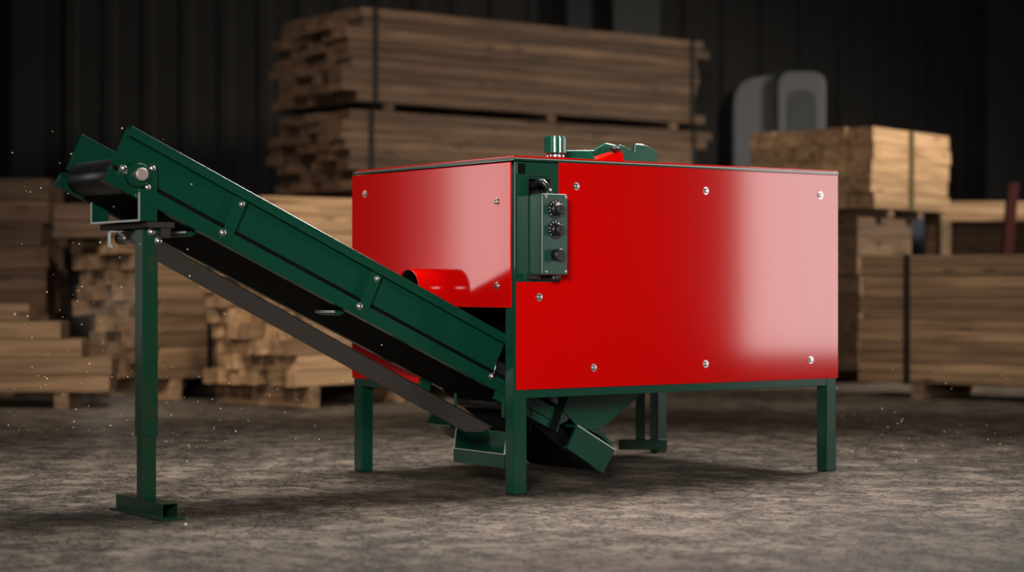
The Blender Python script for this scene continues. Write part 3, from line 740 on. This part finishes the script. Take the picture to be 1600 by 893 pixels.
def haze(name, px, py, d, rx, rz, dens, label):
    m = bpy.data.materials.new(name); m.use_nodes = True; N = m.node_tree.nodes; L = m.node_tree.links; N.clear()
    out = N.new('ShaderNodeOutputMaterial'); v = N.new('ShaderNodeVolumeScatter'); v.inputs['Color'].default_value = (.9, .8, .68, 1)
    tc = N.new('ShaderNodeTexCoord'); ln = N.new('ShaderNodeVectorMath'); ln.operation = 'LENGTH'
    L.new(tc.outputs['Object'], ln.inputs[0])
    mr = N.new('ShaderNodeMapRange'); mr.inputs[1].default_value = .15; mr.inputs[2].default_value = 1; mr.inputs[3].default_value = dens; mr.inputs[4].default_value = 0; mr.interpolation_type = 'SMOOTHSTEP'
    L.new(ln.outputs['Value'], mr.inputs[0])
    n = N.new('ShaderNodeTexNoise'); n.inputs['Scale'].default_value = 2.2; n.inputs['Detail'].default_value = 3; L.new(tc.outputs['Object'], n.inputs['Vector'])
    nr = N.new('ShaderNodeMapRange'); nr.inputs[1].default_value = .42; nr.inputs[2].default_value = .65; L.new(n.outputs['Fac'], nr.inputs[0])
    mu = N.new('ShaderNodeMath'); mu.operation = 'MULTIPLY'; L.new(mr.outputs[0], mu.inputs[0]); L.new(nr.outputs[0], mu.inputs[1])
    L.new(mu.outputs[0], v.inputs['Density']); L.new(v.outputs[0], out.inputs['Volume'])
    bm = nb(); bmesh.ops.create_icosphere(bm, subdivisions=3, radius=1)
    o = finish(bm, 'dust_haze', m); p = at(px, d); o.location = (p.x, p.y, zz(py, d)); o.scale = (rx, .3, rz)
    tag(o, label, 'haze', kind='stuff')
haze('dust_haze_floor', 178, 650, 8.3, .30, .20, .55, 'faint puff of dust just above the floor left of the conveyor leg')
haze('dust_haze_air', 178, 480, 8.3, .30, .22, .35, 'faint puff of dust in the air left of the conveyor leg')
# ------------------------------------------------------------------ light
def area(name, loc, target, sx, sy, power, col=(1, 1, 1), spread=180):
    l = bpy.data.lights.new(name, 'AREA'); l.shape = 'RECTANGLE'; l.size = sx; l.size_y = sy; l.energy = power; l.color = col; l.spread = R(spread)
    o = bpy.data.objects.new(name, l); C.objects.link(o); o.location = loc
    o.rotation_euler = (Vector(target)-Vector(loc)).to_track_quat('-Z', 'Y').to_euler(); return o
def LW(u, v, z): return ORG+RZ @ Vector((u, v, z))
# right softbox, mirrored in the right half of the front panel
pr = LW(6.02, -4.0, 1.55); area('softbox_right', pr, LW(1.4, 0, 1.5)*1.0, 1.9, 2.5, 138, (1, .96, .93))
# left softbox, mirrored in the left panel
area('softbox_left', LW(-6.0, 8.88, 1.25), LW(0, 8.88, 1.25), 1.25, 2.1, 40, (1, .96, .92))
area('left_panel_wash', LW(-6.1, 10.4, 1.3), LW(0, 10.4, 1.3), 1.7, 2.2, 5, (1, .9, .82))  # added wash light, spreads a faint gradient over the left panel
area('overhead', (-.1, 1.3, 4.8), (0, .3, 0), 3.6, 1.8, 100, (1, .93, .86), 84)
area('rim_lamp', (2.8, 3.0, 5.2), (0, -.2, .3), 2.0, 1.2, 85, (1, .95, .9), 70)
area('key', (-.7, -6.4, 2.1), (.0, .5, .95), 1.6, 1.2, 36, (1, .95, .9), 46)
area('stack_lamp', (-2.2, 4.3, 5.8), (-.8, 8.3, 1.5), 2.2, 1.0, 35, (1, .86, .72), 66)
area('stack_fill_left', (-3.8, 1.4, 3.6), (-3.1, 5.1, .4), 1.2, .8, 20, (1, .88, .76), 56)  # added fill to brighten the stepped beams
area('stack_fill_mid', (-.6, 1.6, 4.4), (-1.3, 5.7, .6), 1.0, .8, 16, (1, .88, .74), 44)  # added fill to brighten the square timber pile
area('stack_lamp_right', (8.5, 5.6, 4.4), (3.2, 8.6, 1.4), 1.6, 1.0, 150, (1, .92, .8), 70)
area('stack_fill_low', (.6, 1.9, 4.6), (2.9, 6.0, .4), 1.0, .8, 9, (1, .9, .78), 38)  # added fill to brighten the long bundle at the right

w = bpy.data.worlds.new('dim_hall'); bpy.context.scene.world = w; w.use_nodes = True
w.node_tree.nodes['Background'].inputs[0].default_value = (.02, .02, .02, 1); w.node_tree.nodes['Background'].inputs[1].default_value = .1

# ------------------------------------------------------------------ camera
cam = bpy.data.cameras.new('camera'); co = bpy.data.objects.new('camera', cam); C.objects.link(co)
co.location = (0, -D0, CAMZ); co.rotation_euler = (R(90), 0, 0)
cam.sensor_width = 36; cam.lens = FPX/1600*36; cam.clip_end = 200
cam.dof.use_dof = True; cam.dof.focus_distance = 7.3; cam.dof.aperture_fstop = 1.5
bpy.context.scene.camera = co
s = bpy.context.scene
s.view_settings.view_transform = 'Standard'; s.view_settings.look = 'None'; s.view_settings.gamma = 1; s.view_settings.exposure = 0
s.view_settings.use_curve_mapping = False
